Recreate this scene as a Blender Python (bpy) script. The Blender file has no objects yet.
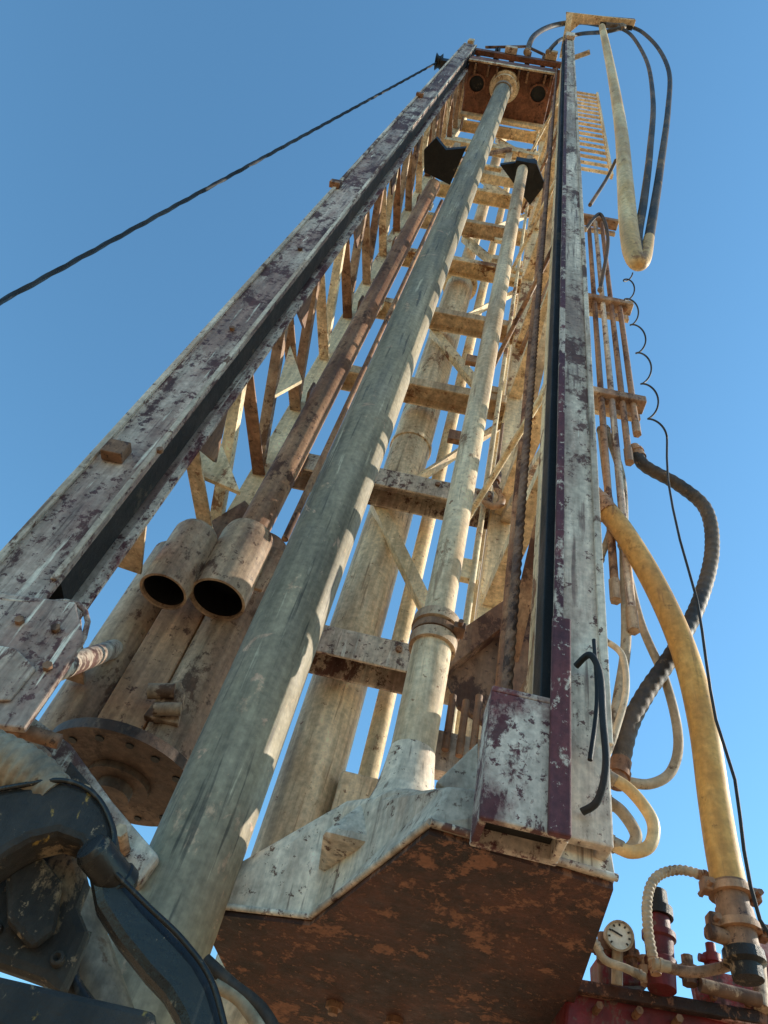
import bpy, math, random
from mathutils import Vector, Matrix
random.seed(7)
scn = bpy.context.scene
COL = scn.collection
ZC = 1.6
# ---------------------------------------------------------------- camera frame
f = 769.0
sP, cP = 0.783, 0.622
sr, cr = 0.3007, 0.9537
def rotm(v, s=0.1219, c=0.9925):
    return Vector((v[0]*c - v[1]*s, v[0]*s + v[1]*c, v[2]))
Rv = rotm((cr, -sr*sP, sr*cP)).normalized()
Uv = rotm((-sr, -cr*sP, cr*cP)).normalized()
Fv = rotm((0, cP, sP)).normalized()
def ray(px, py):
    return Rv*(px-384) + Uv*(512-py) + Fv*f
def Y(px, py, y):
    d = ray(px, py); t = y/d.y
    p = d*t; p.z += ZC; return p
def Z(px, py, z):
    d = ray(px, py); t = z/d.z
    p = d*t; p.z += ZC; return p
def S(px, py, y):          # metres per pixel there
    return y/ray(px, py).y
def V(x, y, z): return Vector((x, y, z+ZC))

# ---------------------------------------------------------------- mesh builder
class MB:
    def __init__(s): s.v=[]; s.f=[]; s.sm=[]
    def add(s, vs, fs, smooth=False):
        o=len(s.v); s.v += [Vector(v) for v in vs]
        for q in fs: s.f.append([i+o for i in q]); s.sm.append(smooth)
        return s
    def box(s, a, b):
        x0,y0,z0=[min(a[i],b[i]) for i in range(3)]; x1,y1,z1=[max(a[i],b[i]) for i in range(3)]
        return s.add([(x0,y0,z0),(x1,y0,z0),(x1,y1,z0),(x0,y1,z0),(x0,y0,z1),(x1,y0,z1),(x1,y1,z1),(x0,y1,z1)],
              [(0,3,2,1),(4,5,6,7),(0,1,5,4),(1,2,6,5),(2,3,7,6),(3,0,4,7)])
    def beam(s, p, q, w, h, up=(0,0,1), prof=None):
        p=Vector(p); q=Vector(q); d=(q-p).normalized(); up=Vector(up)
        if abs(d.dot(up))>.97: up=Vector((0,1,0))
        a=d.cross(up).normalized(); b=a.cross(d).normalized()
        if prof is None: prof=[(-w/2,-h/2),(w/2,-h/2),(w/2,h/2),(-w/2,h/2)]
        n=len(prof)
        vs=[p+a*x+b*y for x,y in prof]+[q+a*x+b*y for x,y in prof]
        fs=[[i,(i+1)%n,n+(i+1)%n,n+i] for i in range(n)]+[list(range(n))[::-1], list(range(n,2*n))]
        return s.add(vs,fs)
    def angle(s, p, q, w, t=.008, up=(0,0,1)):
        return s.beam(p,q,w,w,up,[(-w/2,-w/2),(w/2,-w/2),(w/2,-w/2+t),(-w/2+t,-w/2+t),(-w/2+t,w/2),(-w/2,w/2)])
    def prism(s, pts, ext):
        n=len(pts); ext=Vector(ext); pts=[Vector(p) for p in pts]
        vs=pts+[p+ext for p in pts]
        fs=[[i,(i+1)%n,n+(i+1)%n,n+i] for i in range(n)]+[list(range(n))[::-1], list(range(n,2*n))]
        return s.add(vs,fs)
    def loft(s, bot, top):
        n=len(bot)
        fs=[[i,(i+1)%n,n+(i+1)%n,n+i] for i in range(n)]+[list(range(n))[::-1], list(range(n,2*n))]
        return s.add(list(bot)+list(top),fs)
    def tube(s, pts, r, seg=14, smooth=4, rfun=None, lobes=0, pitch=.1, amp=.2, caps=True, step=None):
        P=[Vector(p) for p in pts]
        rs = r if isinstance(r,(list,tuple)) else [r]*len(P)
        path=[]; rad=[]
        if smooth>1 and len(P)>2:
            for i in range(len(P)-1):
                p0=P[max(i-1,0)];p1=P[i];p2=P[i+1];p3=P[min(i+2,len(P)-1)]
                n=smooth
                if step: n=max(2,int((p2-p1).length/step))
                for k in range(n):
                    t=k/n
                    path.append(.5*((2*p1)+(p2-p0)*t+(2*p0-5*p1+4*p2-p3)*t*t+(3*p1-p0-3*p2+p3)*t**3)); rad.append(rs[i]*(1-t)+rs[i+1]*t)
            path.append(P[-1]); rad.append(rs[-1])
        else:
            if step:
                for i in range(len(P)-1):
                    n=max(1,int((P[i+1]-P[i]).length/step))
                    for k in range(n): path.append(P[i].lerp(P[i+1],k/n)); rad.append(rs[i]+(rs[i+1]-rs[i])*k/n)
                path.append(P[-1]); rad.append(rs[-1])
            else: path=P; rad=list(rs)
        tang=[]
        for i in range(len(path)):
            a=path[max(i-1,0)]; b=path[min(i+1,len(path)-1)]; tang.append((b-a).normalized())
        t0=tang[0]; u=t0.cross(Vector((0,0,1)))
        if u.length<.1: u=t0.cross(Vector((0,1,0)))
        u.normalize(); vs=[]; L=0
        for i,p in enumerate(path):
            t=tang[i]; u=(u-t*u.dot(t)).normalized(); w=t.cross(u)
            if i: L+=(p-path[i-1]).length
            for k in range(seg):
                a=2*math.pi*k/seg; rr=rad[i]
                if rfun: rr*=rfun(L,a)
                if lobes: rr*=1+amp*math.cos(lobes*a-L/pitch*2*math.pi)
                vs.append(p+u*math.cos(a)*rr+w*math.sin(a)*rr)
        fs=[]
        for i in range(len(path)-1):
            for k in range(seg):
                fs.append([i*seg+k,i*seg+(k+1)%seg,(i+1)*seg+(k+1)%seg,(i+1)*seg+k])
        s.add(vs,fs,True)
        if caps:
            n=len(path)
            s.add([vs[k] for k in range(seg)],[list(range(seg))[::-1]]); s.add([vs[(n-1)*seg+k] for k in range(seg)],[list(range(seg))])
        return s
    def cyl(s, p, q, r, seg=28, r2=None): return s.tube([p,q],[r,r if r2 is None else r2],seg,1)
    def lathe(s, p, q, prof, seg=32):   # prof: (t along metres, radius)
        p=Vector(p); d=(Vector(q)-p).normalized(); u=d.cross(Vector((0,0,1)))
        if u.length<.1: u=d.cross(Vector((0,1,0)))
        u.normalize(); w=d.cross(u); 
        for i in range(len(prof)-1):
            (a,ra),(b,rb)=prof[i],prof[i+1]
            vs=[]
            for (t,r) in ((a,ra),(b,rb)):
                for k in range(seg):
                    an=2*math.pi*k/seg; vs.append(p+d*t+(u*math.cos(an)+w*math.sin(an))*r)
            s.add(vs,[[k,(k+1)%seg,seg+(k+1)%seg,seg+k] for k in range(seg)],True)
        return s
    def hollow(s, p, q, r, ri, seg=32):
        L=(Vector(q)-Vector(p)).length
        return s.lathe(p,q,[(0,ri),(0,r),(L,r),(L,ri),(0,ri)],seg)
    def build(s, name, mat, parent=None, bevel=0, loc=None):
        me=bpy.data.meshes.new(name)
        base = Vector((0,0,0))
        if parent is not None: base=WL[parent.name]
        elif loc is not None: base=Vector(loc)
        else:
            xs=[v.x for v in s.v]; ys=[v.y for v in s.v]; zs=[v.z for v in s.v]
            base=Vector(((min(xs)+max(xs))/2,(min(ys)+max(ys))/2,min(zs)))
        o=bpy.data.objects.new(name, me); COL.objects.link(o)
        if parent is None: o.location=base
        else: o.parent=parent
        me.from_pydata([tuple(v-base) for v in s.v],[],s.f); me.update()
        for i,pl in enumerate(me.polygons): pl.use_smooth=s.sm[i]
        me.materials.append(mat)
        WL[o.name]=base
        if bevel:
            m=o.modifiers.new('bevel','BEVEL'); m.width=bevel; m.segments=2; m.limit_method='ANGLE'; m.angle_limit=.9
        return o
WL={}
def empty(name, loc, label, cat, group=None):
    o=bpy.data.objects.new(name,None); COL.objects.link(o); o.location=loc; o.empty_display_size=.1
    WL[o.name]=Vector(loc); tag(o,label,cat,group); return o
def tag(o,label=None,cat=None,group=None,kind=None):
    if label:o['label']=label
    if cat:o['category']=cat
    if group:o['group']=group
    if kind:o['kind']=kind
    return o

# ---------------------------------------------------------------- materials
def lin(c): return tuple(((x/255)/12.92 if x/255<=.04045 else ((x/255+.055)/1.055)**2.4) for x in c)+(1,)
def worn(name, base, second, rust, a2=.55, ar=.62, dirt=(40,34,30), ad=.6, rough=.65, metal=0.0, sc=1.0, bump=.25, stretch=.35, spec=.4, streak=.35, spot=None, scr=None, scr2=None):
    m=bpy.data.materials.new(name); m.use_nodes=True; n=m.node_tree.nodes; l=m.node_tree.links
    b=n['Principled BSDF']; b.inputs['Metallic'].default_value=metal; b.inputs['Specular IOR Level'].default_value=spec
    g=n.new('ShaderNodeNewGeometry')
    def mapping(sx,sz):
        mp=n.new('ShaderNodeMapping'); l.new(g.outputs['Position'],mp.inputs['Vector']); mp.inputs['Scale'].default_value=(sx,sx,sz); return mp
    mp=mapping(sc,sc*stretch); mq=mapping(sc,sc); ms=mapping(sc,sc*.06)
    def noise(scale,detail=8,ro=.65,vec=mp,dist=0):
        t=n.new('ShaderNodeTexNoise'); t.inputs['Scale'].default_value=scale; t.inputs['Detail'].default_value=detail; t.inputs['Roughness'].default_value=ro
        t.inputs['Distortion'].default_value=dist
        t.noise_dimensions='4D'; t.inputs['W'].default_value=random.random()*9
        l.new(vec.outputs[0],t.inputs['Vector']); return t
    def ramp(src,p0,p1,c0=0,c1=1):
        r=n.new('ShaderNodeMapRange'); r.inputs[1].default_value=p0; r.inputs[2].default_value=p1; r.inputs[3].default_value=c0; r.inputs[4].default_value=c1
        l.new(src,r.inputs[0]); return r.outputs[0]
    def mix(fac,c1,c2):
        x=n.new('ShaderNodeMix'); x.data_type='RGBA'; l.new(fac,x.inputs['Factor'])
        for k,c in ((6,c1),(7,c2)):
            if isinstance(c,tuple): x.inputs[k].default_value=c
            else: l.new(c,x.inputs[k])
        return x.outputs[2]
    n1=noise(5,9,.7,dist=.3); n2=noise(8,12,.76,vec=mapping(sc,sc*.6),dist=.15); n3=noise(2.2,6,.6); n4=noise(60,4,.6,vec=mq); n5=noise(34,8,.75,vec=mq); n6=noise(22,6,.7,vec=ms); n10=noise(1.3,3,.5)
    c=mix(ramp(n1.outputs[0],a2-.06,a2+.07),lin(base),lin(second))
    c=mix(ramp(n3.outputs[0],ad-.12,ad+.12,0,.75),c,lin(dirt))
    # smeared rust, its amount varying slowly over the thing
    jt=n.new('ShaderNodeMath'); jt.operation='MULTIPLY_ADD'; jt.inputs[1].default_value=.30; jt.inputs[2].default_value=-.14
    l.new(n10.outputs[0],jt.inputs[0]); js=n.new('ShaderNodeMath'); js.operation='ADD'; l.new(jt.outputs[0],js.inputs[0]); l.new(n2.outputs[0],js.inputs[1])
    c=mix(ramp(js.outputs[0],ar-.02,ar+.02,0,.95),c,lin(rust))
    c=mix(ramp(n5.outputs[0],ar+.005,ar+.03,0,.95),c,lin(rust))
    if spot: 
        n7=noise(7,7,.6,vec=mq,dist=.8); c=mix(ramp(n7.outputs[0],.63,.65),c,lin(spot))
    if scr:   # long scrape marks
        n8=noise(70,3,.5,vec=ms); c=mix(ramp(n8.outputs[0],.60,.68,0,.8),c,lin(scr))
    if scr2:
        n9=noise(45,4,.6,vec=ms); c=mix(ramp(n9.outputs[0],.62,.66,0,.85),c,lin(scr2))
    def mul(c,v,fac):
        hv=n.new('ShaderNodeMix'); hv.data_type='RGBA'; hv.blend_type='MULTIPLY'; hv.inputs['Factor'].default_value=fac
        l.new(c,hv.inputs[6]); cc=n.new('ShaderNodeCombineColor')
        for k in range(3): l.new(v,cc.inputs[k])
        l.new(cc.outputs[0],hv.inputs[7]); return hv.outputs[2]
    c=mul(c,ramp(n4.outputs[0],.3,.7,.5,1.35),.6)
    c=mul(c,ramp(n6.outputs[0],.32,.68,1-streak*1.4,1+streak),1)
    l.new(c,b.inputs['Base Color'])
    l.new(ramp(n2.outputs[0],.35,.7,rough-.15,min(1,rough+.2)),b.inputs['Roughness'])
    bm=n.new('ShaderNodeBump'); bm.inputs['Strength'].default_value=bump; bm.inputs['Distance'].default_value=.01
    ad_=n.new('ShaderNodeMath'); ad_.operation='ADD'; l.new(n5.outputs[0],ad_.inputs[0]); l.new(n2.outputs[0],ad_.inputs[1])
    l.new(ad_.outputs[0],bm.inputs['Height']); l.new(bm.outputs[0],b.inputs['Normal'])
    return m
M={}
M['rail']=worn('worn_white_rail',(236,216,192),(196,168,144),(106,70,54),.54,.575,(124,98,82),.60,scr=(122,98,84))
M['railL']=worn('worn_brown_white_rail',(214,194,176),(160,130,116),(88,54,52),.50,.550,(106,78,70),.55,scr=(86,58,56),scr2=(236,224,204))
M['rail2']=worn('worn_grey_rail',(228,210,188),(182,156,138),(98,64,58),.53,.572,(116,92,78),.58,scr=(120,94,84),scr2=(236,224,206))
M['cream']=worn('cream_paint',(250,224,182),(230,198,150),(142,92,58),.56,.60,(170,130,92),.61)
M['pipe']=worn('cream_pipe',(240,216,180),(216,184,146),(148,106,76),.53,.61,(158,124,94),.58,stretch=.3,scr=(166,134,104))
M['rusty']=worn('dusty_rusty_steel',(182,140,106),(146,102,74),(94,60,44),.5,.57,(88,64,50),.6)
M['dusty']=worn('dusty_brown_pipe',(210,180,148),(170,134,106),(104,74,56),.5,.575,(112,84,68),.54)
M['rod']=worn('grey_rod',(172,158,132),(142,132,110),(206,172,142),.5,.63,(104,94,78),.54,rough=.6,stretch=.14,bump=.15,streak=.30,spot=(208,172,144),scr=(84,78,68),scr2=(204,190,162))
M['under']=worn('rusty_dark_underside',(96,56,42),(60,36,29),(146,100,76),.5,.585,(38,26,23),.5,stretch=1,sc=2.0,streak=.08,bump=.6,scr=None)
M['primer']=worn('maroon_primer_over_white',(224,206,188),(120,66,64),(90,44,48),.53,.545,(98,66,60),.62,stretch=.7,sc=1.5,streak=.15)
M['maroon']=worn('maroon_strip',(112,58,58),(88,44,48),(206,188,170),.5,.575,(70,40,42),.55,stretch=.5,sc=1.5,streak=.2)
M['black']=worn('black_grease',(32,30,29),(46,42,39),(88,76,62),.56,.63,(18,18,18),.55,rough=.55,spec=.4)
M['gloss']=worn('glossy_black_paint',(34,31,29),(46,42,39),(136,116,92),.56,.61,(22,20,19),.55,rough=.30,spec=.45,bump=.25,streak=.2,scr=(82,72,62))
M['grease']=worn('greasy_steel',(76,67,59),(46,41,37),(154,130,102),.5,.59,(26,23,22),.48,rough=.5,spec=.4,bump=.6,spot=(166,132,62))
M['brown']=worn('brown_painted_steel',(158,118,88),(128,88,64),(78,52,40),.52,.57,(80,58,46),.58)
M['flange']=worn('grey_brown_flange_steel',(118,96,80),(94,72,58),(62,46,40),.5,.57,(60,46,40),.54)
M['dkbrown']=worn('brown_crown_steel',(142,92,68),(114,74,54),(68,44,36),.52,.6,(62,44,35),.6)
M['yellow']=worn('yellow_hose_rubber',(226,180,106),(206,150,74),(150,108,60),.5,.62,(160,116,68),.58,rough=.6,bump=.08,streak=.16,scr=(146,106,62))
M['creamhose']=worn('cream_hose_rubber',(230,200,150),(210,168,108),(146,106,70),.5,.62,(162,120,78),.57,rough=.55,bump=.08,streak=.2)
M['hose']=worn('dusty_black_hose',(60,53,48),(112,90,70),(138,112,84),.51,.60,(34,31,30),.55,rough=.65,streak=.1)
M['paleh']=worn('pale_dusty_hose',(188,168,142),(154,134,108),(100,80,64),.52,.61,(96,82,66),.60,streak=.15)
M['wire']=worn('wire_rope_steel',(160,116,86),(118,80,58),(76,52,40),.5,.6,(64,46,38),.6,sc=3,stretch=1,streak=.1)
M['cable']=worn('black_cable',(34,34,36),(54,52,50),(70,64,58),.56,.7,(22,22,24),.6)
M['red']=worn('red_paint',(136,34,38),(104,28,30),(104,80,68),.55,.57,(58,34,32),.52,rough=.55,streak=.25)
M['pink']=worn('chipped_pink_plate',(200,152,142),(160,58,56),(116,84,74),.50,.56,(96,66,60),.58,sc=3,stretch=1)
M['steel']=worn('dirty_bright_steel',(172,150,124),(138,116,92),(110,82,60),.55,.60,(74,60,50),.6,metal=.2,rough=.5)
M['white']=worn('gauge_face_white',(222,220,212),(212,210,200),(200,196,186),.6,.8,(180,176,166),.75,bump=.02,streak=.03)
M['ground']=worn('dry_dirt_ground',(198,160,118),(174,138,100),(142,116,86),.5,.6,(142,112,84),.55,sc=.6,stretch=1,rough=.9,streak=.1)

# ---------------------------------------------------------------- setting
g=MB(); g.add([(-1500,-1500,0),(1500,-1500,0),(1500,1500,0),(-1500,1500,0)],[(0,1,2,3)])
tag(g.build('ground',M['ground'],loc=(0,0,0)),kind='structure')

# ================================================================= MAST
mast=empty('drill_mast',V(-.3,1.6,.5),'tall cream and white lattice drill mast with worn paint towering overhead','drill mast')
def C_rail(x_out,x_in,y0,y1,z0,z1,t=.02):
    s=1 if x_in>x_out else -1
    pts=[(x_in,y0),(x_out,y0),(x_out,y1),(x_in,y1),(x_in,y1-t),(x_out+s*t,y1-t),(x_out+s*t,y0+t),(x_in,y0+t)]
    return MB().prism([V(a,b,z0) for a,b in pts],(0,0,z1-z0))
LX0,LX1,LY0,LY1=-.956,-.80,1.25,1.40
RX0,RX1,RY0,RY1=.35,.255,1.05,1.24
lr=C_rail(LX0,LX1,LY0,LY1,-.2,11.15).build('rail',M['railL'],mast,.004)
MB().box(V(LX0+.024,LY0+.026,-.2),V(LX0+.06,LY1-.026,11.1)).build('guide_strip',M['black'],lr)
MB().box(V(LX1-.05,LY0+.024,1.12),V(LX1-.004,LY0+.10,11.1)).build('guide_strip',M['black'],lr)
MB().box(V(LX1-.03,LY1-.018,.9),V(LX1+.020,LY1-.002,11.1)).build('inner_lip',M['primer'],lr,.002)
MB().box(V(LX0+.0,LY0-.012,-.2),V(LX0+.018,LY0-.001,11.1)).build('edge_strip',M['rail'],lr,.002)
MB().box(V(LX1-.014,LY0-.008,1.1),V(LX1,LY0-.001,11.1)).build('edge_strip',M['rail'],lr,.002)
rr=C_rail(RX0,RX1,RY0,RY1,.66,11.95).build('rail',M['rail2'],mast,.004)
MB().box(V(RX1+.02,RY0+.024,.8),V(RX0-.024,RY1-.024,11.8)).build('guide_strip',M['black'],rr)
MB().box(V(RX1-.010,RY0+.06,.84),V(RX1+.018,RY0+.13,11.8)).build('guide_strip',M['black'],rr,.002)
MB().box(V(RX1-.004,RY0-.012,.84),V(RX1+.014,RY0-.001,11.9)).build('edge_strip',M['maroon'],rr,.002)
MB().box(V(RX0-.012,RY0-.010,.84),V(RX0+.004,RY0-.001,11.9)).build('weld_bead',M['rail'],rr,.002)
# tabs on left rail
for (a,b_) in ((118,450),(336,184),(420,95)):
    p=Y(a,b_,1.235); MB().box(p+Vector((-.03,-.02,-.04)),p+Vector((.03,.013,.02))).build('tab',M['brown'],mast,.003)
for (a,b_,r_) in ((160,452,.01),(232,330,.01),(300,250,.012)):
    p=Y(a,b_,1.249); MB().cyl(p+Vector((0,-.012,0)),p,r_,6).build('bolt',M['brown'],mast)
# rear chords
LC=(-.80,2.0); RC=(.24,2.0)
MB().box(V(LC[0]-.045,1.96,2.0),V(LC[0]+.045,2.05,11)).build('rear_chord',M['cream'],mast,.005)
MB().box(V(RC[0]-.045,1.96,.7),V(RC[0]+.045,2.05,11)).build('rear_chord',M['cream'],mast,.005)
bays=[1.70,2.66,3.55,4.5,5.45,6.35,7.3,8.2,9.15,10.1,10.9]
for i,z in enumerate(bays):
    h=.12 if i<2 else .075
    pr=[(-.06,-h/2),(-.06,h/2),(.06,h/2),(.06,-h/2),(.05,-h/2),(.05,h/2-.01),(-.05,h/2-.01),(-.05,-h/2)]
    b=MB().beam(V(LC[0]+.046,1.97,z),V(RC[0]-.046,1.97,z),0,0,prof=pr)
    b.build('cross_beam',M['rail2'] if i<2 else M['pipe'] if i in (2,3,5) else M['cream'],mast,.003)
for i in range(len(bays)-1):
    a,b_=bays[i],bays[i+1]
    m=MB()
    if i%2==0: m.angle(V(RC[0]-.03,2.03,a),V(-.3,2.06,b_),.05)
    else: m.angle(V(-.3,2.06,a),V(RC[0]-.03,2.03,b_),.05)
    m.build('brace',M['cream'],mast)
# side lattices: even ladder of slim bars and braces
zs=[2.02+.56*k for k in range(16)]
for k,z in enumerate(zs):
    MB().angle(V(-.87,LY1+.002,z),V(LC[0],1.957,z),.055,.010).build('side_strut',M[('pipe','rusty','dusty')[k%3]],mast,.002)
    if k<15:
        zn=zs[k+1]
        MB().angle(V(LC[0]-.02,1.955,z+.04),V(-.86,LY1+.004,zn-.05),.045,.008).build('side_brace',M[('cream','dusty','rusty')[k%3]],mast,.002)
    if k%2==0:
        gs=[V(-.80,LY1+.003,z-.12),V(-.80,LY1+.003,z+.14),V(-.80,LY1+.15,z+.02)]
        MB().prism(gs,(.012,0,0)).build('gusset',M['brown'],mast)
        gs=[V(-.74,1.955,z-.13),V(-.74,1.955,z+.13),V(-.74,1.83,z+.05),V(-.74,1.83,z-.05)]
        MB().prism(gs,(.012,0,0)).build('gusset',M['brown'],mast)
MB().angle(V(-.87,LY1+.002,1.66),V(-.92,1.72,1.66),.075,.012).build('side_strut',M['pipe'],mast,.002)
MB().angle(V(-.87,LY1+.002,1.25),V(-.92,1.80,1.28),.075,.012).build('side_strut',M['dusty'],mast,.002)
rnd=random.Random(3)
zs2=[1.2,2.1,2.66,3.7,4.3,5.45,6.7,7.6,8.9,10.0]
for k,z in enumerate(zs2):
    MB().angle(V(.31,RY1+.003,z),V(RC[0],1.957,z),.065,.010).build('side_strut',M['cream'],mast)
    if k<9:
        z2=zs2[k+1]-.05
        MB().angle(V(.30,RY1+.003,z+.05) if k%2 else V(RC[0]+.02,1.957,z+.05),V(RC[0]+.02,1.957,z2) if k%2 else V(.30,RY1+.003,z2),.045,.008).build('side_brace',M['pipe' if k%3 else 'rusty'],mast)
for k in range(5):
    z=2.6+k*1.5
    a_=V(.27,1.30,z+rnd.uniform(-.1,.1)); b_=V(rnd.uniform(.0,.12),1.95,z+rnd.uniform(-.35,.05))
    MB().cyl(a_,b_,.013,10).build('tie_rod',M['rusty' if k%2 else 'cream'],mast)
for (x,y_,r_,mm) in ((.155,1.90,.012,'cream'),(.235,1.55,.012,'rusty')):
    MB().cyl(V(x,y_,1.0),V(x,y_,10.4),r_,12).build('hydraulic_line',M[mm],mast)
MB().box(V(.262,1.262,.9),V(.30,1.33,10.9)).build('inner_chord',M['cream'],mast,.003)
MB().box(V(.16,2.10,.8),V(.20,2.15,6.2)).build('inner_chord',M['cream'],mast,.003)
for k in range(20):
    z=2.2+k*.43+rnd.uniform(-.1,.1)
    x=rnd.choice((.10,.14,.19,-.02,-.66)); y=1.93
    MB().box(V(x-rnd.uniform(.02,.04),y-.03,z),V(x+rnd.uniform(.02,.05),y,z+rnd.uniform(.05,.13))).build('mount_plate',M[rnd.choice(('cream','pipe','brown','rusty'))],mast,.003)
for z in (1.70,2.66):
    for x in (-.05,.02,.13,.17):
        q=V(x,1.909,z+.02); MB().cyl(q-Vector((0,.010,0)),q,.012,6).build('bolt',M['rusty'],mast)
# foot box
zb=.635
A=Z(196,905,zb);B=Z(310,918,zb);C_=Z(430,824,zb);D=Z(617,880,zb);E=Z(572,1010,zb)
Fp=V(.50,2.3,zb); G=V(-.12,2.3,zb)
bot=[A,B,C_,D,E,Fp,G]
At=Y(232,866,1.53);Bt=Y(345,803,1.44);Ct=Y(447,786,1.10);Dt=Y(604,800,1.095);Et=E+Vector((-.01,0,.16));Ft=Fp+Vector((0,0,.16));Gt=G+Vector((0,0,.12))
fb=MB().loft(bot,[At,Bt,Ct,Dt,Et,Ft,Gt]).build('foot_box',M['rail'],mast,.008)
cen=sum(bot,Vector())/7
MB().prism([cen+(p-cen)*.985+Vector((0,0,-.012)) for p in bot],(0,0,.011)).build('bottom_plate',M['under'],mast)
MB().tube([A+Vector((0,-.002,.002)),B+Vector((0,-.002,.002))],.006,8,1).tube([B+Vector((0,-.002,.002)),C_+Vector((0,-.002,.002))],.006,8,1).tube([C_+Vector((0,-.002,.002)),D+Vector((0,-.002,.002))],.006,8,1).build('weld_bead',M['rail2'],mast)
for (a,b_) in ((335,1003),(395,1018)):
    q=Z(a,b_,zb-.012); MB().cyl(q,q-Vector((0,0,.012)),.018,6).cyl(q-Vector((0,0,.012)),q-Vector((0,0,.022)),.010,16).build('bolt',M['brown'],mast)
# raised lug round the cylinder foot
MB().tube([Y(362,846,1.40),Y(372,815,1.36),Y(392,800,1.30),Y(420,800,1.24),Y(444,808,1.18)],[.012,.016,.018,.016,.012],12,6).build('foot_lip',M['rail'],mast)
MB().loft([V(-.10,1.31,.72),V(.16,1.31,.72),V(.16,1.56,.72),V(-.10,1.56,.72)],[V(-.03,1.385,.86),V(.115,1.385,.86),V(.115,1.535,.86),V(-.03,1.535,.86)]).build('foot_lug',M['rail'],mast,.02)
MB().prism([Y(436,782,1.2),Y(478,742,1.2),Y(480,800,1.2),Y(455,795,1.2)],(0,.02,0)).build('gusset',M['rail'],mast,.003)
MB().prism([Y(440,660,1.66),Y(560,575,1.66),Y(560,760,1.66),Y(520,748,1.66),Y(458,705,1.66)],(0,.02,0)).build('gusset',M['brown'],mast,.003)
MB().prism([Y(436,646,1.62),Y(560,562,1.62),Y(560,584,1.62),Y(448,668,1.62)],(0,.08,0)).build('gusset_flange',M['rusty'],mast,.003)
for k in range(4):
    q=Y(445+k*14,750+6*(k%2),1.5); MB().cyl(q,q+Vector((0,.0,.16)),.009,8).build('stud',M['brown'],mast)
MB().box(Y(430,768,1.52),Y(500,762,1.56)+Vector((0,0,.02))).build('stud_plate',M['rail2'],mast)
# stop box at bottom of right rail
m=MB(); t=.012
x0,x1,y0,y1=.135,.262,.965,1.045
for (a,b_) in (((x0,y0),(x1,y0+t)),((x0,y1-t),(x1,y1)),((x0,y0+t),(x0+t,y1-t)),((x1-t,y0+t),(x1,y1-t))):
    m.box(V(a[0],a[1],.605),V(b_[0],b_[1],.83))
m.box(V(x0+.0,y0+.0,.8301),V(x1,y1,.842))
m.build('stop_box',M['primer'],mast,.003)
MB().box(V(.228,.952,.60),V(.260,.964,1.02)).build('front_slide',M['maroon'],mast,.003)
MB().box(V(x0+t+.001,y0+t+.001,.63),V(x1-t-.001,y1-t-.001,.64)).build('opening_shade',M['black'],mast)  # black sheet standing in for the shade inside the open box end
# crown
m=MB().box(V(LX0,1.30,11.15),V(.36,1.36,11.32)).box(V(LX0,1.95,11.0),V(.3,2.05,11.3)); m.build('crown_beam',M['dkbrown'],mast,.005)
MB().box(V(-.94,1.37,11.12),V(-.6,1.94,11.16)).build('crown_plate',M['dkbrown'],mast)
MB().box(V(-.1,1.37,11.12),V(.3,1.94,11.16)).build('crown_plate',M['dkbrown'],mast)
for x in (-.55,-.35,-.15,.05):
    MB().lathe(V(x-.03,1.5,11.45),V(x+.03,1.5,11.45),[(0,0),(0,.24),(.02,.24),(.03,.2),(.04,.24),(.06,.24),(.06,0)],28).build('sheave',M['black' if x<-.4 else 'brown'],mast)
MB().cyl(V(-.75,1.5,11.45),V(.25,1.5,11.45),.04).build('sheave_shaft',M['steel'],mast)
for x in (-.78,.2): MB().box(V(x-.02,1.37,11.16),V(x+.02,1.64,11.55)).build('sheave_bracket',M['cream'],mast,.004)
MB().box(V(-.93,1.22,11.2),V(-.86,1.29,11.42)).build('lug',M['cream'],mast,.006)
MB().box(V(-.45,1.22,11.18),V(-.30,1.295,11.34)).build('lug',M['rail'],mast,.006)
MB().box(V(.05,1.2,11.25),V(.2,1.295,11.4)).build('lug',M['cream'],mast,.006)
MB().box(V(.252,1.0,11.2),V(.36,1.045,11.6)).build('splice_plate',M['rail'],mast,.004)
MB().beam(V(-.7,1.28,11.33),V(-.2,1.24,11.7),.03,.04).beam(V(.1,1.28,11.4),V(-.2,1.24,11.7),.03,.04).build('crown_stay',M['brown'],mast,.003)
# ladder on the right side
lx0,lx1=.42,.76
ladder=MB().box(V(lx0-.015,1.49,6.8),V(lx0+.015,1.53,10.8)).build('ladder',M['cream'],mast)
for k in range(17):
    z=6.9+k*.235
    MB().cyl(V(lx0,1.51,z),V(lx1,1.51,z),.015,8).build('rung',M['pipe'],ladder)
MB().box(V(lx1-.01,1.49,6.8),V(lx1+.01,1.53,10.8)).build('side_rail',M['cream'],ladder)
for z in (7.0,8.8,10.6): MB().box(V(.352,1.5,z),V(.404,1.53,z+.04)).build('bracket',M['cream'],ladder)
# top bracket
q=[Z(566,12,11.95),Z(636,20,11.95),Z(634,27,11.95),Z(580,24,11.95),Z(566,36,11.95)]
tb=MB().prism(q,(0,0,.06)).build('hose_arm',M['cream'],mast,.004)
MB().beam(Z(600,24,11.93),Z(632,28,11.93),.05,.12).build('hose_clamp',M['black'],tb)
MB().beam(Z(575,16,12.0),Z(634,21,12.1),.05,.06).build('arm_rim',M['brown'],tb)
MB().beam(Z(570,14,11.9),Z(562,58,11.6),.07,.03).build('arm_stay',M['cream'],tb,.004)
MB().cyl(Z(590,52,11.2),Z(568,60,11.2),.03).build('pin',M['steel'],tb)
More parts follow.
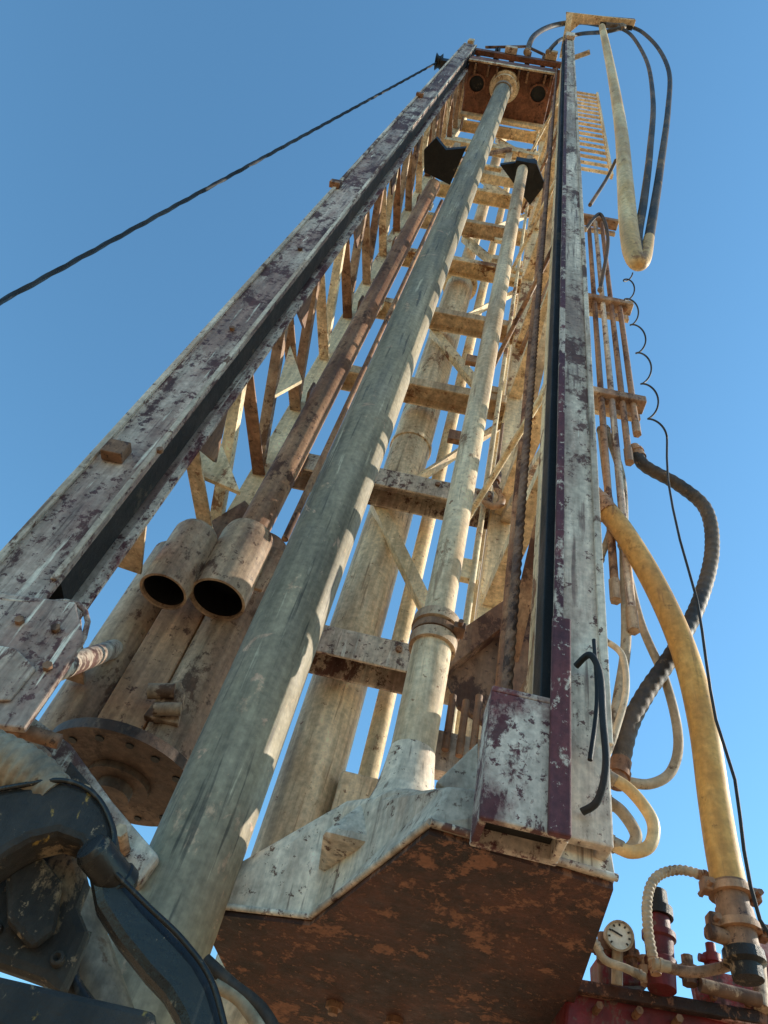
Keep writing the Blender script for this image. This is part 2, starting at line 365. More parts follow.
# tube brackets on the right side
for (cx,cy,w,yy) in ((612,410,54,1.42),(606,314,44,1.42),(598,231,34,1.42)):
    a=Y(cx-w/2-6,cy-4,yy); b_=Y(cx+w/2,cy+4,yy); b_.z=a.z
    br=MB().beam(a,b_,.02,.05).build('tube_bracket',M['pipe'],mast,.002)
    MB().beam(a+Vector((.02,-.055,.0)),b_+Vector((0,-.055,0)),.06,.045).build('clamp_block',M['dusty'],br,.005)
    for k in range(4):
        c=a.lerp(b_,(k+.6)/4.2)+Vector((0,-.055,0))
        MB().cyl(c-Vector((0,0,.034)),c-Vector((0,0,.023)),.011,6).build('clamp_nut',M['rusty'],br)
    MB().beam(Vector((.352,1.22,a.z)),a+Vector((.02,.02,0)),.03,.03).build('bracket_arm',M['pipe'],br)
# left foot plate of the left rail
MB().prism([Y(-30,588,1.23),Y(76,602,1.23),Y(84,638,1.23),Y(60,676,1.23),Y(24,728,1.23),Y(-30,722,1.23)],(0,.018,0)).build('foot_plate',M['railL'],mast,.004)
MB().prism([Y(-30,640,1.222),Y(16,648,1.222),Y(36,668,1.222),Y(10,700,1.222),Y(-30,700,1.222)],(0,.007,0)).build('doubler_plate',M['rail2'],mast,.003)
MB().tube([Y(-30,596,1.235),Y(30,603,1.235),Y(78,604,1.24),Y(84,638,1.24),Y(24,728,1.24)],.006,8,3).build('weld_bead',M['rail2'],mast)
for (a_,b2) in ((20,622),(56,630),(48,668)):
    q=Y(a_,b2,1.229); MB().cyl(q-Vector((0,.010,0)),q,.010,6).build('bolt',M['brown'],mast)
MB().cyl(Y(50,672,1.4),Y(116,648,1.86),.028).build('cross_tube',M['rail2'],mast)
MB().prism([Y(188,470,1.6),Y(240,492,1.6),Y(218,435,1.6),Y(205,428,1.6)],(0,.015,0)).build('gusset',M['cream'],mast)
MB().prism([Y(275,395,1.6),Y(302,380,1.6),Y(290,345,1.6)],(0,.015,0)).build('gusset',M['cream'],mast)

# ================================================================= rod
rx,ry=-.335,1.5
rod=empty('drill_rod',V(rx,ry,-.2),'long thick grey drill rod running up the middle of the mast','drill rod')
MB().tube([V(rx,ry,-.2),V(rx,ry,9.75)],.091,40,1,step=.4).build('tube',M['rod'],rod)
MB().lathe(V(rx,ry,9.75),V(rx,ry,10.2),[(0,.091),(0,.104),(.12,.104),(.12,.089),(.3,.089)],32).build('joint',M['steel'],rod)
head=empty('rotary_head',V(-.3,1.5,10.1),'brown rotary head with two round ports gripping the rod top below the crown','rotary head')
MB().box(V(-.79,1.28,10.2),V(.20,1.86,10.42)).build('housing',M['dkbrown'],head,.01)
MB().lathe(V(rx,ry,9.95),V(rx,ry,10.2),[(0,.092),(0,.15),(.05,.15),(.05,.12),(.12,.12),(.12,.17),(.249,.17)],32).build('chuck',M['pipe'],head)
for x in (-.66,.06):
    MB().lathe(V(x,1.52,10.15),V(x,1.52,10.2),[(0,.085),(0,.105),(.049,.105)],28).build('port_ring',M['dkbrown'],head)
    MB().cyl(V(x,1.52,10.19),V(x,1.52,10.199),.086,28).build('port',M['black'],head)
for x in (-.7,-.55,-.45,-.2,-.1,.1,.17):
    MB().box(V(x-.01,1.31,10.05),V(x+.01,1.42,10.199)).build('rib',M['brown'],head)
MB().box(V(-.79,1.282,10.1),V(.20,1.30,10.198)).build('lip',M['pipe'],head)
MB().box(V(-.79,1.83,10.0),V(.20,1.86,10.199)).build('lip',M['cream'],head)
for x in (-.5,-.15):
    MB().lathe(V(x,1.6,10.42),V(x,1.6,11.0),[(0,.12),(.3,.12),(.3,.09),(.45,.09),(.45,0)],24).build('motor',M['black'],head)

ch=empty('crosshead',V(-.3,1.9,6.5),'cream crosshead with brackets spanning the mast behind the rod','crosshead')
MB().box(V(-.74,1.70,7.0),V(.18,1.78,7.12)).build('front_bar',M['cream'],ch,.004)
MB().box(V(-.74,1.70,8.0),V(.18,1.76,8.1)).build('upper_bar',M['cream'],ch,.004)
for x in (-.6,-.1,.1):
    MB().box(V(x-.03,1.71,7.121),V(x+.03,1.75,7.999)).build('upright',M['pipe'],ch,.004)
MB().beam(V(-.6,1.69,7.1),V(-.1,1.69,8.0),.03,.04).build('stay',M['rusty'],ch)

# ================================================================= feed cylinders
e=empty('feed_cylinder',V(.043,1.46,.8),'pale cream feed cylinder with a chunky collar right of the drill rod','hydraulic cylinder')
MB().cyl(V(.043,1.46,.8),V(.043,1.46,1.42),.050,32).build('barrel',M['pipe'],e)
MB().cyl(V(.043,1.46,1.421),V(.043,1.46,6.3),.041,32).build('upper_tube',M['pipe'],e)
MB().lathe(V(.043,1.46,1.34),V(.043,1.46,1.5),[(0,.05),(0,.060),(.03,.062),(.035,.054),(.065,.054),(.068,.064),(.10,.062),(.115,.042)],32).build('collar',M['dusty'],e)
MB().lathe(V(.043,1.46,.858),V(.043,1.46,1.2),[(0,.080),(.02,.076),(.06,.064),(.12,.056),(.17,.051)],32).build('flared_base',M['rail'],e)
MB().box(V(-.02,1.40,6.3),V(.14,1.52,6.42)).prism([Z(500,165,6.4),Z(535,160,6.4),Z(545,185,6.4),Z(530,205,6.4)],(0,0,.06)).build('end_bracket',M['black'],e)
MB().lathe(V(.043,1.46,1.378),V(.043,1.46,1.5),[(0,.055),(0,.0605),(.022,.0605),(.022,.055)],32).box(V(.085,1.40,1.378),V(.115,1.44,1.400)).cyl(V(.10,1.385,1.389),V(.10,1.455,1.389),.007,8).build('band_clamp',M['brown'],e,.002)
sq=Z(217,600,1.60)
cx_,cy_=sq.x,sq.y
e=empty('feed_cylinder',V(cx_,cy_,1.60),'dusty brown feed cylinder left of the rod, its lower end an open mouth','hydraulic cylinder')
MB().hollow(sq,sq+Vector((0,0,.28)),.090,.081,40).build('sleeve',M['dusty'],e)
MB().lathe(sq+Vector((0,0,.012)),sq+Vector((0,0,.3)),[(0,.0805),(.10,.0805),(.10,0)],32).build('bore_shade',M['black'],e)  # black liner and plug paint the shade inside the open mouth
MB().lathe(V(cx_,cy_,1.88),V(cx_,cy_,2.1),[(0,.090),(.03,.084),(.05,.056)],32).build('shoulder',M['dusty'],e)
MB().cyl(V(cx_,cy_,1.90),V(cx_,cy_,6.5),.054,32).build('upper_tube',M['rusty'],e)
MB().prism([Z(424,150,6.6),Z(436,138,6.6),Z(446,150,6.6),Z(466,148,6.6),Z(450,185,6.6),Z(424,172,6.6)],(0,0,.07)).build('end_bracket',M['black'],e)
MB().cyl(V(-.50,1.7,1.9),V(-.50,1.7,6.0),.012).build('side_tube',M['rusty'],e)
s1=Z(163,592,1.54)
e=empty('pipe_socket',s1,'open dusty pipe socket on the far left with a dark mouth facing down','pipe')
MB().hollow(s1,s1+Vector((0,0,.26)),.074,.066,40).build('sleeve',M['dusty'],e)
MB().lathe(s1+Vector((0,0,.012)),s1+Vector((0,0,.3)),[(0,.0655),(.10,.0655),(.10,0)],32).build('bore_shade',M['black'],e)  # socket's inner shade, put in as a black liner
MB().lathe(s1+Vector((0,0,.26)),s1+Vector((0,0,.5)),[(0,.074),(.02,.066),(.03,0)],32).build('cap',M['dusty'],e)
MB().prism([Y(196,530,1.85),Y(245,500,1.85),Y(262,520,1.85),Y(240,560,1.85),Y(205,560,1.85)],(0,.015,0)).build('bracket',M['brown'],e,.003)

# rear pipes
e=empty('air_pipe',V(-.234,2.17,.4),'fat cream rear pipe behind the cross beams of the mast','pipe')
MB().tube([V(-.234,2.17,.4),V(-.234,2.17,5.6)],.1,40,1,step=.5).build('tube',M['pipe'],e)
MB().lathe(V(-.234,2.17,5.6),V(-.234,2.17,5.8),[(0,.1),(0,.13),(.05,.13),(.05,.08),(.2,.08)],32).build('flange',M['cream'],e)
MB().lathe(V(-.234,2.17,3.3),V(-.234,2.17,3.4),[(0,.1),(0,.108),(.03,.108),(.03,.1)],32).build('band',M['pipe'],e)
MB().tube([V(-.234,2.17,5.75),V(-.234,2.17,6.1),V(-.24,2.2,7.5),V(-.26,2.2,9.9)],.055,20,5).build('riser',M['pipe'],e)
e=empty('slim_pipe',V(-.06,2.14,.6),'slim cream pipe just right of the fat rear pipe','pipe')
MB().cyl(V(-.06,2.14,.6),V(-.06,2.14,9.5),.032).build('tube',M['cream'],e)
MB().box(V(-.14,2.06,1.15),V(.0,2.18,1.34)).build('valve_block',M['pipe'],e,.01)
e=empty('slim_pipe',V(.08,2.2,.6),'thin pale pipe at the back of the mast beside the rear right chord','pipe')
MB().cyl(V(.08,2.2,.6),V(.08,2.2,9.5),.022).build('tube',M['pipe'],e)

# wire rope
wr=MB().tube([V(.197,1.2,.86),V(.199,1.2,5.0),V(.206,1.22,10.0)],.0112,16,1,lobes=4,pitch=.032,amp=.12,step=.005)
tag(wr.build('wire_rope',M['wire']),'rusty twisted wire rope running up beside the right rail','wire rope')
h0=Y(493,500,1.86)
P=[h0+Vector((0,0,.62)),h0+Vector((0,0,.3)),h0+Vector((0,0,.12)),h0+Vector((.03,0,.05)),h0+Vector((.035,0,-.01)),h0+Vector((0,0,-.045)),h0+Vector((-.035,0,-.02)),h0+Vector((-.035,0,.02))]
hk=empty('lift_hook',h0,'small rusty lifting hook hanging before the second rear cross beam','hook')
MB().tube(P,[.006,.007,.012,.014,.015,.015,.012,.006],12,6).build('hook_bar',M['rusty'],hk)
MB().lathe(h0+Vector((0,0,.13)),h0+Vector((0,0,.3)),[(0,0),(0,.02),(.05,.024),(.09,.018),(.09,0)],16).build('swivel',M['brown'],hk)
# guy cable
p1=Z(438,62,11.0); p0=p1+(Y(0,302,1.6)-p1)*1.35
gm=MB().tube([p0,p1],.012,10,1,lobes=3,pitch=.25,amp=.2,step=.03)
gy=gm.build('guy_cable',M['cable']); tag(gy,'dark guy cable running from the mast top down to the left','cable')
pm=MB().lathe(p1+Vector((-.03,0,0)),p1+Vector((.05,0,0)),[(0,0),(0,.1),(.03,.07),(.05,.07),(.08,.1),(.08,0)],20).cyl(p1,p1+Vector((.25,.12,-.05)),.04,12).box(p1+Vector((.05,-.04,-.12)),p1+Vector((.16,.04,.1)))
pm.build('cable_end_pulley',M['black'],mast)

# ================================================================= magazine at left
zf=1.03
cn=V(-.681,1.867,zf); rf=.213
car=empty('rod_magazine',cn,'dusty brown rod magazine with a round bolted flange plate at lower left','rod magazine')
MB().lathe(cn,cn+Vector((0,0,1)),[(0,rf*.35),(0,rf),(.03,rf),(.03,0)],56).build('flange',M['flange'],car)
MB().lathe(cn-Vector((0,0,.05)),cn,[(0,0),(0,rf*.22),(.03,rf*.22),(.03,rf*.4),(.049,rf*.4)],32).build('hub',M['flange'],car)
for k in range(14):
    a=2*math.pi*(k+rnd.uniform(-.08,.08))/14; q=cn+Vector((math.cos(a)*rf*.82,math.sin(a)*rf*.82,-.004))
    MB().cyl(q,q+Vector((0,0,.0035)),.010+rnd.uniform(0,.003),12).build('bolt_hole',M['black'],car)
def vt(px,py,y,z0,z1,r,name,mat,par):
    q=Y(px,py,y); return MB().cyl(V(q.x,y,z0),V(q.x,y,z1),r,32).build(name,mat,par)
vt(104,672,1.90,zf+.03,1.9,.08,'post',M['dusty'],car)
vt(206,672,1.90,zf+.03,2.05,.085,'post',M['dusty'],car)
q=Y(155,660,1.86)
MB().box(V(q.x-.06,1.845,zf+.031),V(q.x+.075,1.875,1.9)).build('back_plate',M['rusty'],car,.004)
for (a,b_,c,d) in ((160,694,1.79,.022),(166,712,1.78,.018)):
    q=Y(a,b_,c); MB().cyl(q-Vector((.035,0,0)),q+Vector((.035,0,.02)),d,14).build('pin',M['dusty'],car)
q=Y(168,705,1.80); MB().prism([q+Vector((-.05,0,-.05)),q+Vector((-.03,0,.07)),q+Vector((.0,0,.09)),q+Vector((.03,0,.05)),q+Vector((.05,0,-.05))],(0,.025,0)).build('lug',M['dusty'],car,.004)
MB().prism([Y(248,535,1.74),Y(288,552,1.74),Y(262,590,1.74),Y(248,585,1.74)],(0,.015,0)).build('clamp_plate',M['dusty'],car,.004)

# ================================================================= breakout arm, lower left
arm=empty('breakout_arm',Y(40,900,1.15),'muddy black breakout arm and ribbed hose end across the bottom left corner','machine arm')
MB().tube([Y(-70,744,1.1),Y(-20,754,1.1),Y(26,775,1.1),Y(54,800,1.1)],[.040,.042,.040,.034],28,10,rfun=lambda L,a:1+.035*math.sin(L/.018*2*math.pi),step=.0022).build('ribbed_hose_end',M['steel'],arm)
band=[(-60,822),(-30,800),(-8,790),(30,784),(66,780),(92,788),(108,806),(116,828),(114,848),(106,864),(88,866),(86,850),(78,840),(56,832),(30,838),(8,850),(-14,866),(-34,896),(-60,926)]
MB().prism([Y(a,b_,1.07) for a,b_ in band],(0,.07,0)).build('curved_jaw',M['grease'],arm,.014)
MB().tube([Y(-60,818,1.068),Y(-20,795,1.068),Y(24,785,1.068),Y(66,781,1.068),Y(97,797,1.068),Y(114,832,1.068),Y(110,860,1.068)],.004,8,8).build('jaw_rim',M['gloss'],arm)
MB().lathe(Y(90,846,1.05),Y(118,882,1.1),[(0,0),(0,.020),(.008,.025),(.06,.025),(.062,.028),(.075,.028),(.085,.020),(.085,0)],28).build('pivot_barrel',M['gloss'],arm)
m=MB().prism([Y(86,862,1.08),Y(104,860,1.08),Y(122,872,1.08),Y(150,906,1.08),Y(182,938,1.08),Y(200,958,1.08),Y(214,982,1.08),Y(228,1024,1.08),Y(228,1060,1.08),Y(190,1060,1.08),Y(176,1018,1.08),Y(162,994,1.08),Y(144,975,1.08),Y(116,940,1.08),Y(94,905,1.08)],(0,.045,0))
m.build('lever',M['gloss'],arm,.014)
MB().tube([Y(112,870,1.07),Y(150,908,1.07),Y(183,940,1.07),Y(212,982,1.07),Y(230,1050,1.07)],.004,8,8).build('lever_rim',M['gloss'],arm)
MB().prism([Y(-30,850,1.16),Y(20,815,1.16),Y(60,822,1.16),Y(80,850,1.16),Y(88,880,1.16),Y(78,905,1.16),Y(88,930,1.16),Y(74,965,1.16),Y(60,996,1.16),Y(42,980,1.16),Y(20,972,1.16),Y(-30,955,1.16)],(0,.04,0)).build('jaw_plate',M['grease'],arm,.014)
MB().prism([Y(4,862,1.135),Y(40,852,1.135),Y(62,880,1.135),Y(54,930,1.135),Y(30,948,1.135),Y(6,920,1.135)],(0,.022,0)).build('jaw_insert',M['grease'],arm,.010)
for (a_,b2,r_) in ((58,960,.011),(-4,930,.010)):
    q=Y(a_,b2,1.158); MB().lathe(q+Vector((0,.01,0)),q+Vector((0,-.02,0)),[(0,r_),(.018,r_*.85),(.02,r_*.5),(.012,0)],10).build('stud',M['grease'],arm)
MB().prism([Y(-30,700,1.40),Y(34,716,1.40),Y(70,742,1.40),Y(112,800,1.40),Y(160,856,1.40),Y(138,884,1.40),Y(90,840,1.40),Y(40,800,1.40),Y(-30,790,1.40)],(0,.05,0)).build('mount_bracket',M['rail2'],arm,.008)
MB().prism([Y(-30,712,1.33),Y(26,728,1.33),Y(52,752,1.33),Y(36,772,1.33),Y(-30,760,1.33)],(0,.05,0)).build('mount_bracket',M['dusty'],arm,.008)
MB().prism([Y(70,760,1.36),Y(104,800,1.36),Y(92,812,1.36),Y(62,778,1.36)],(0,.03,0)).build('clip_plate',M['grease'],arm,.004)
MB().cyl(Y(-30,716,1.25),Y(60,742,1.28),.014,14).build('tie_bar',M['brown'],arm)
for (a_,b2) in ((84,790),(120,830),(24,745)):
    q=Y(a_,b2,1.325); MB().cyl(q,q+Vector((0,.07,0)),.013,6).build('hex_bolt',M['dusty'],arm)
MB().cyl(Y(60,905,1.3),Y(110,1060,1.3),.05,24).build('pivot_shaft',M['steel'],arm)
MB().tube([Y(84,930,1.2),Y(70,975,1.22),Y(90,1010,1.22)],.012,10,5).build('grease_pipe',M['gloss'],arm)
MB().beam(Y(-60,996,1.0),Y(150,1045,1.0),.05,.05).build('cross_bar',M['grease'],arm,.008)
for i,pts in enumerate(([(205,960),(232,985),(262,1010),(285,1050)],[(215,985),(240,1000),(268,1040)],[(0,960),(60,975),(110,1010),(150,1050)])):
    t=MB().tube([Y(a,b_,1.3) for a,b_ in pts],.010,10,6).build('short_hose',M['hose' if i!=1 else 'paleh'])
    tag(t,['short dark hose curling behind the black lever','short pale hose tucked below the foot plate','short dark hose across the bottom left corner'][i],'hose')

# ================================================================= hoses
def hose(pts,r,mat,label,name='hose',corr=0,seg=18,fit='steel',amp=.10,ends=((0,1),(-1,-2)),fk=1.0,**k):
    P=[Y(*p) for p in pts]
    m=MB()
    if corr: m.tube(P,r,seg,6,rfun=lambda L,a:1+amp*math.sin(L/corr*2*math.pi),step=corr/6)
    else: m.tube(P,r,seg,10,**k)
    e=empty(name,P[0],label,'hose')
    m.build('rubber_tube',mat,e)
    if fit:
        for (a,b_) in ends:
            r_=r[a] if isinstance(r,list) else r
            d=(P[b_]-P[a]).normalized(); r2=r_*1.01
            MB().lathe(P[a]-d*r_*1.2,P[a]+d*r_*2.5,[(0,0),(0,r2*1.02),(r_*1.0,r2*1.02),(r_*1.0,r2*(1+.25*fk)),(r_*1.6,r2*(1+.25*fk)),(r_*1.6,r2*1.08),(r_*3,r2*1.08),(r_*3,r_)],16).build('fitting',M[fit],e)
    return e
yb=Z(626,27,11.9).y; yc=Z(602,26,11.9).y
hose([(602,27,yc),(606,45,.95),(613,80,1.0),(621,130,1.0),(625,180,1.0),(628,220,1.0),(632,250,1.0),(638,263,1.0),(645,258,1.0),(649,238,1.0)],[.040,.042,.042,.042,.042,.042,.040,.032,.026,.023],M['creamhose'],'fat cream hose hanging from the mast top, turning up at its lowest point',fit=None,seg=24)
hose([(618,27,yb),(632,36,.92),(647,62,1.0),(653,100,1.0),(650,150,1.0),(644,200,1.0),(638,236,1.0),(640,258,1.0)],.020,M['hose'],'inner black hose of the hanging pair at the mast top',fit=None)
hose([(628,26,yb),(642,32,.9),(658,48,.97),(669,72,1.0),(668,110,1.0),(660,170,1.0),(653,215,1.0),(648,245,1.0)],.022,M['hose'],'outer black hose bowing furthest right at the mast top',fit=None)
hose([(527,52,1.2),(534,36,1.15),(552,26,1.1),(580,22,1.0),(604,25,.9),(622,27,yb)],.035,M['hose'],'dark hose arching over the top of the mast')
hose([(548,52,1.2),(560,40,1.15),(580,34,1.1),(604,32,.95),(622,28,yb)],.025,M['hose'],'lower dark hose at the mast top beside the right rail')
hose([(598,502,1.32),(622,530,1.32),(655,585,1.32),(683,648,1.32),(702,720,1.32),(714,800,1.32),(722,850,1.32),(730,890,1.32)],.031,M['yellow'],'fat yellow hose sweeping down the right side',fit='brown',seg=24,fk=.5,ends=((0,1),))
hose([(636,452,1.38),(645,466,1.38),(680,486,1.38),(706,510,1.38),(712,550,1.38),(700,600,1.38),(675,650,1.38),(645,695,1.38),(628,730,1.38),(618,775,1.38)],.021,M['hose'],'ribbed black hose bulging right of the mast',corr=.03,amp=.04,fit='rusty')
hose([(622,545,1.4),(640,620,1.4),(665,680,1.4),(678,735,1.4),(672,770,1.4),(650,784,1.4),(622,780,1.4),(604,772,1.4)],.011,M['paleh'],'pale hose looping below the ribbed black hose')
hose([(604,640,1.2),(622,655,1.2),(626,690,1.2),(616,730,1.2),(605,760,1.2)],.007,M['paleh'],'thin pale hose loop beside the right rail')
hose([(606,775,1.2),(630,790,1.2),(652,820,1.2),(650,845,1.2),(630,852,1.2),(610,842,1.2)],.011,M['creamhose'],'short cream hose loop at the rail foot, upper one')
hose([(606,800,1.25),(622,812,1.25),(636,835,1.25),(628,850,1.25),(612,845,1.25)],.011,M['paleh'],'short pale hose loop at the rail foot, lower one')
hose([(576,666,1.03),(590,655,1.0),(600,675,1.0),(603,720,1.0),(606,765,1.0),(598,800,1.02),(582,812,1.04)],.006,M['cable'],'short black hose on the front of the right rail',fit=None)
hose([(590,760,1.03),(597,700,1.03),(594,640,1.03)],.004,M['cable'],'thin black line up the right rail face',fit=None)
for i,(x,y_,zl,zh,mat) in enumerate(((.49,1.36,1.6,4.95,'rusty'),(.53,1.36,1.5,4.95,'rail2'),(.57,1.36,2.3,4.95,'rusty'),(.61,1.36,2.5,3.7,'rusty'))):
    e=empty('hydraulic_tube',V(x,y_,zl),['leftmost','second from left','third from left','rightmost'][i]+' of the slim tubes clamped in brackets outside the right rail','tube','hydraulic tubes beside the mast')
    MB().cyl(V(x,y_,zl),V(x,y_,zh),.012,12).build('tube',M[mat],e)
    MB().lathe(V(x,y_,zl-.04),V(x,y_,zl+.04),[(0,0),(0,.016),(.08,.016),(.08,0)],6).build('end_fitting',M['dusty'],e)
hose([(606,430,1.38),(622,480,1.38),(624,560,1.38),(626,640,1.38),(618,700,1.38),(612,740,1.38)],.013,M['paleh'],'dusty grey hose dropping from the lower tube bracket')
hose([(600,430,1.38),(606,480,1.38),(612,520,1.38),(600,560,1.38)],.010,M['paleh'],'small grey hose nearest the right rail below the bracket')
hose([(585,230,1.3),(600,214,1.3),(608,240,1.3),(600,290,1.3)],.010,M['hose'],'small dark hose at the upper tube bracket')
hose([(590,205,1.3),(606,180,1.3),(616,160,1.2)],.012,M['hose'],'dark hose running from ladder to hanging hoses',fit=None)
def coil(path,rc,turns,r,n=14):
    P=[Y(*p) for p in path]; L=len(P)-1; out=[]
    tot=int(turns*n)
    for i in range(tot+1):
        u=i/tot*L; k=min(int(u),L-1); q=P[k].lerp(P[k+1],u-k); a=2*math.pi*i/n
        out.append(q+Vector((math.cos(a)*rc,math.sin(a)*rc,0)))
    return out
pts=coil([(628,272,1.15),(630,300,1.15),(640,340,1.15),(648,385,1.15),(660,440,1.15)],.021,6,.003)
tail=[Y(*p,1.15) for p in ((668,480),(680,540),(697,600),(706,660),(716,720),(735,780),(744,850),(760,920),(790,960))]
cc=MB().tube(pts+tail,.0032,8,2); tag(cc.build('coiled_cable',M['cable']),'thin coiled electric cable hanging free down the right side','cable')

# ================================================================= coupling and red machine, bottom right
cp=empty('hose_coupling',Y(738,960,1.32),'rusty flanged hose coupling at the end of the fat yellow hose','coupling')
a=Y(729,886,1.32); b_=Y(744,958,1.32); d=(b_-a); L=d.length; dn=d.normalized()
MB().lathe(a,b_,[(0,.030),(0,.035),(.018,.035),(.018,.029),(L*.35,.029),(L*.35,.032),(L*.62,.034),(L*.62,.029),(L,.030),(L,0)],24).build('body',M['brown'],cp)
for t_ in (.04,.55):
    q=a+d*t_; MB().lathe(q,q+dn,[(0,.029),(0,.037),(.015,.039),(.015,.029)],20).build('clamp_ring',M['rusty'],cp)
    for s in (-1,1):
        MB().box(q+Vector((s*.043-.009,-.013,-.018)),q+Vector((s*.043+.009,.013,.007))).cyl(q+Vector((s*.043,-.028,-.008)),q+Vector((s*.043,.028,-.008)),.006,6).build('clamp_ear',M['brown'],cp,.003)
MB().cyl(a+d*.8,a+d*.8+Vector((-.06,-.01,.0)),.013,16).build('side_port',M['brown'],cp)
MB().lathe(b_-dn*.01,b_+dn*.05,[(0,.02),(0,.034),(.018,.035),(.024,.026),(.045,.025),(.045,0)],20).build('lower_nipple',M['grease'],cp)
rm=empty('red_machine_frame',V(.75,1.7,.4),'red machine frame with chipped pink plates at the bottom right edge','machine')
q=[Y(566,1002,1.5),Y(572,982,1.5),Y(690,1000,1.5),Y(800,1030,1.5),Y(800,1120,1.5),Y(560,1080,1.5)]
MB().prism(q,(0,.5,0)).build('side_panel',M['red'],rm,.006)
MB().beam(Y(566,985,1.485),Y(800,1026,1.485),.02,.022).build('top_rail',M['under'],rm,.003)
MB().prism([Y(690,965,1.48),Y(735,975,1.48),Y(790,985,1.48),Y(790,1035,1.48),Y(700,1012,1.48)],(0,.02,0)).build('cover_plate',M['pink'],rm,.003)
MB().prism([Y(598,955,1.52),Y(640,950,1.52),Y(650,985,1.52),Y(600,985,1.52)],(0,.06,0)).build('bracket',M['red'],rm,.004)
MB().prism([Y(752,935,1.6),Y(790,930,1.6),Y(790,985,1.6),Y(755,978,1.6)],(0,.06,0)).build('side_box',M['pink'],rm,.004)
for i,(a_,b2) in enumerate(((600,1005),(640,1010),(680,1018),(715,995),(750,1002))):
    q=Y(a_,b2,1.47); MB().cyl(q,q+Vector((0,.029,0)),.007,6).build('bolt',M['brown'],rm)
for (a_,b2,r_,mm) in ((604,962,.014,'red'),(690,985,.014,'dusty'),(632,968,.011,'brown'),(714,972,.012,'red'),(646,985,.010,'dusty')):
    q=Y(a_,b2,1.46); MB().lathe(q,q+Vector((0,0,.06)),[(0,0),(0,r_),(.015,r_),(.015,r_*1.4),(.03,r_*1.4),(.03,r_*.8),(.05,r_*.8),(.05,0)],8).cyl(q+Vector((-.025,0,.02)),q+Vector((.025,0,.02)),r_*.6).build('valve',M[mm],rm)
MB().cyl(Y(700,985,1.45),Y(760,1000,1.45),.012,12).cyl(Y(758,960,1.5),Y(762,1010,1.47),.014,12).build('pipe_stub',M['dusty'],rm)
ac=empty('red_accumulator',Y(662,985,1.45),'grimy red pressure bottle with a dark cap on the red machine','pressure bottle')
a=Y(662,990,1.45); b_=Y(656,890,1.45); L=(b_-a).length
MB().lathe(a,b_,[(0,0),(0,.025),(L*.20,.026),(L*.22,.029),(L*.27,.029),(L*.29,.025),(L*.46,.026),(L*.48,.031),(L*.54,.031),(L*.56,.023),(L*.70,.022)],28).build('bottle',M['red'],ac)
MB().lathe(a+(b_-a)*.70,b_,[(0,.024),(0,.029),(L*.10,.029),(L*.12,.022),(L*.28,.020),(L*.30,0)],20).build('cap',M['grease'],ac)
ga=empty('pressure_gauge',Y(619,950,1.42),'small round pressure gauge with a white face at the bottom right','gauge')
q=Y(619,936,1.42); n_=(-ray(619,935)).normalized(); n_=(n_+Vector((.15,0,.1))).normalized(); r=S(619,935,1.42)*14
MB().lathe(q-n_*.03,q+n_*.01,[(0,0),(0,r*.95),(.03,r),(.04,r),(.04,r*.86),(.034,r*.86)],28).build('case',M['steel'],ga)
MB().cyl(q+n_*.001,q+n_*.0035,r*.86,28).build('dial',M['white'],ga)
tx=n_.cross(Vector((0,0,1))).normalized(); ty=tx.cross(n_)
MB().beam(q+n_*.006-tx*r*.2,q+n_*.006+tx*r*.55+ty*r*.3,.003,.001,up=n_).build('needle',M['black'],ga)
for k in range(9):
    an=math.radians(-40+k*32.5); dd=tx*math.cos(an)+ty*math.sin(an)
    MB().beam(q+n_*.0045+dd*r*.62,q+n_*.0045+dd*r*.78,.003,.001,up=n_).build('tick',M['black'],ga)
MB().cyl(q-n_*.02-Vector((0,0,.01)),Y(617,985,1.46),.01).build('stem',M['steel'],ga)
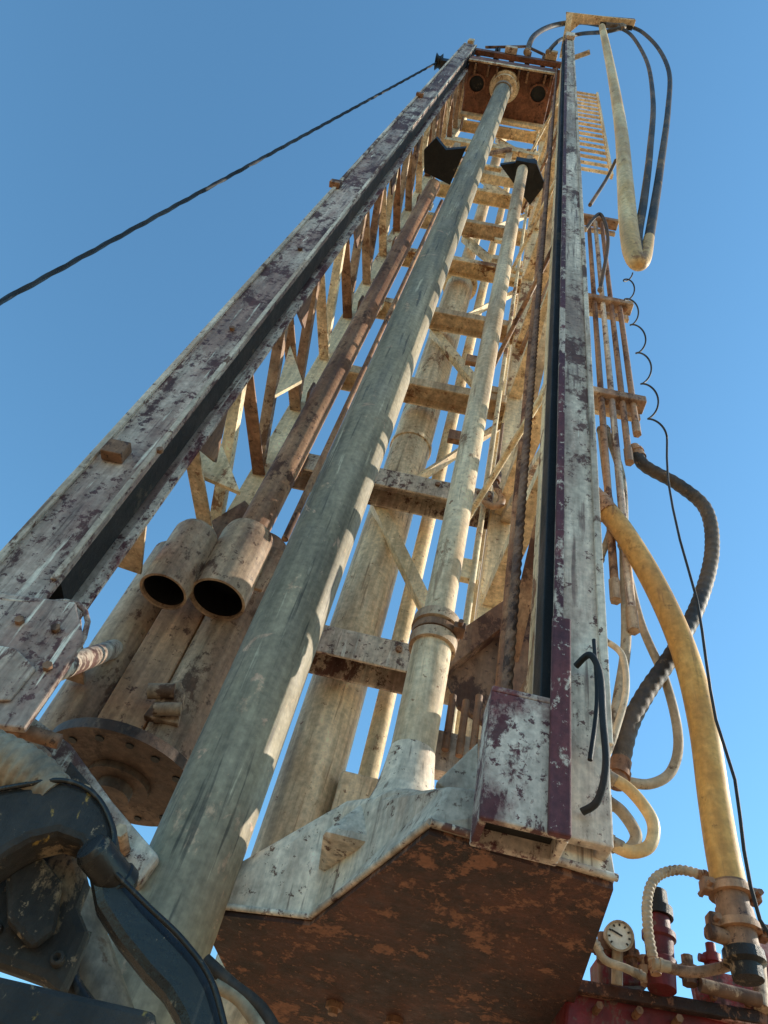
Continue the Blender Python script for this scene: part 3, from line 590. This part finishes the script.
hose([(655,968,1.4),(648,930,1.4),(648,895,1.4),(658,876,1.4),(680,870,1.4),(705,876,1.4)],.009,M['paleh'],'cream ribbed hose arching over the red pressure bottle',corr=.010,fit='rusty')
hose([(640,975,1.38),(625,968,1.38),(605,960,1.38),(596,945,1.38)],.007,M['paleh'],'small pale pipe running to the pressure gauge')
hose([(660,965,1.36),(690,972,1.36),(720,968,1.36),(742,960,1.36)],.009,M['dusty'],'dusty pipe crossing from the red bottle to the coupling')

# ================================================================= camera, light
cam=bpy.data.cameras.new('camera'); co=bpy.data.objects.new('camera',cam); COL.objects.link(co); scn.camera=co
mt=Matrix(((Rv.x,Uv.x,-Fv.x,0),(Rv.y,Uv.y,-Fv.y,0),(Rv.z,Uv.z,-Fv.z,ZC),(0,0,0,1)))
co.matrix_world=mt
cam.sensor_fit='HORIZONTAL'; cam.sensor_width=36; cam.lens=36*f/768; cam.clip_end=5000; cam.clip_start=.02
sd=Vector((.84,.205,.52)).normalized()
el=math.asin(sd.z); az=math.atan2(sd.x,sd.y)
sun=bpy.data.lights.new('sun','SUN'); so=bpy.data.objects.new('sun',sun); COL.objects.link(so)
sun.energy=5; sun.angle=math.radians(.5); sun.color=(1,.90,.74)
so.rotation_euler=sd.to_track_quat('Z','Y').to_euler()
w=bpy.data.worlds.new('World'); scn.world=w; w.use_nodes=True
N=w.node_tree.nodes; Lk=w.node_tree.links
sk=N.new('ShaderNodeTexSky'); sk.sky_type='NISHITA'; sk.sun_disc=False; sk.sun_elevation=el; sk.sun_rotation=az
sk.air_density=1.0; sk.dust_density=.2; sk.ozone_density=1.0
gn=N.new('ShaderNodeMix'); gn.data_type='RGBA'; gn.blend_type='MULTIPLY'; gn.inputs['Factor'].default_value=1; gn.inputs[7].default_value=(1.25,1.98,2.1,1)
bg=N['Background']; bg.inputs[1].default_value=.128
Lk.new(sk.outputs[0],gn.inputs[6]); Lk.new(gn.outputs[2],bg.inputs[0])
scn.view_settings.view_transform='Standard'; scn.view_settings.look='None'; scn.view_settings.exposure=0
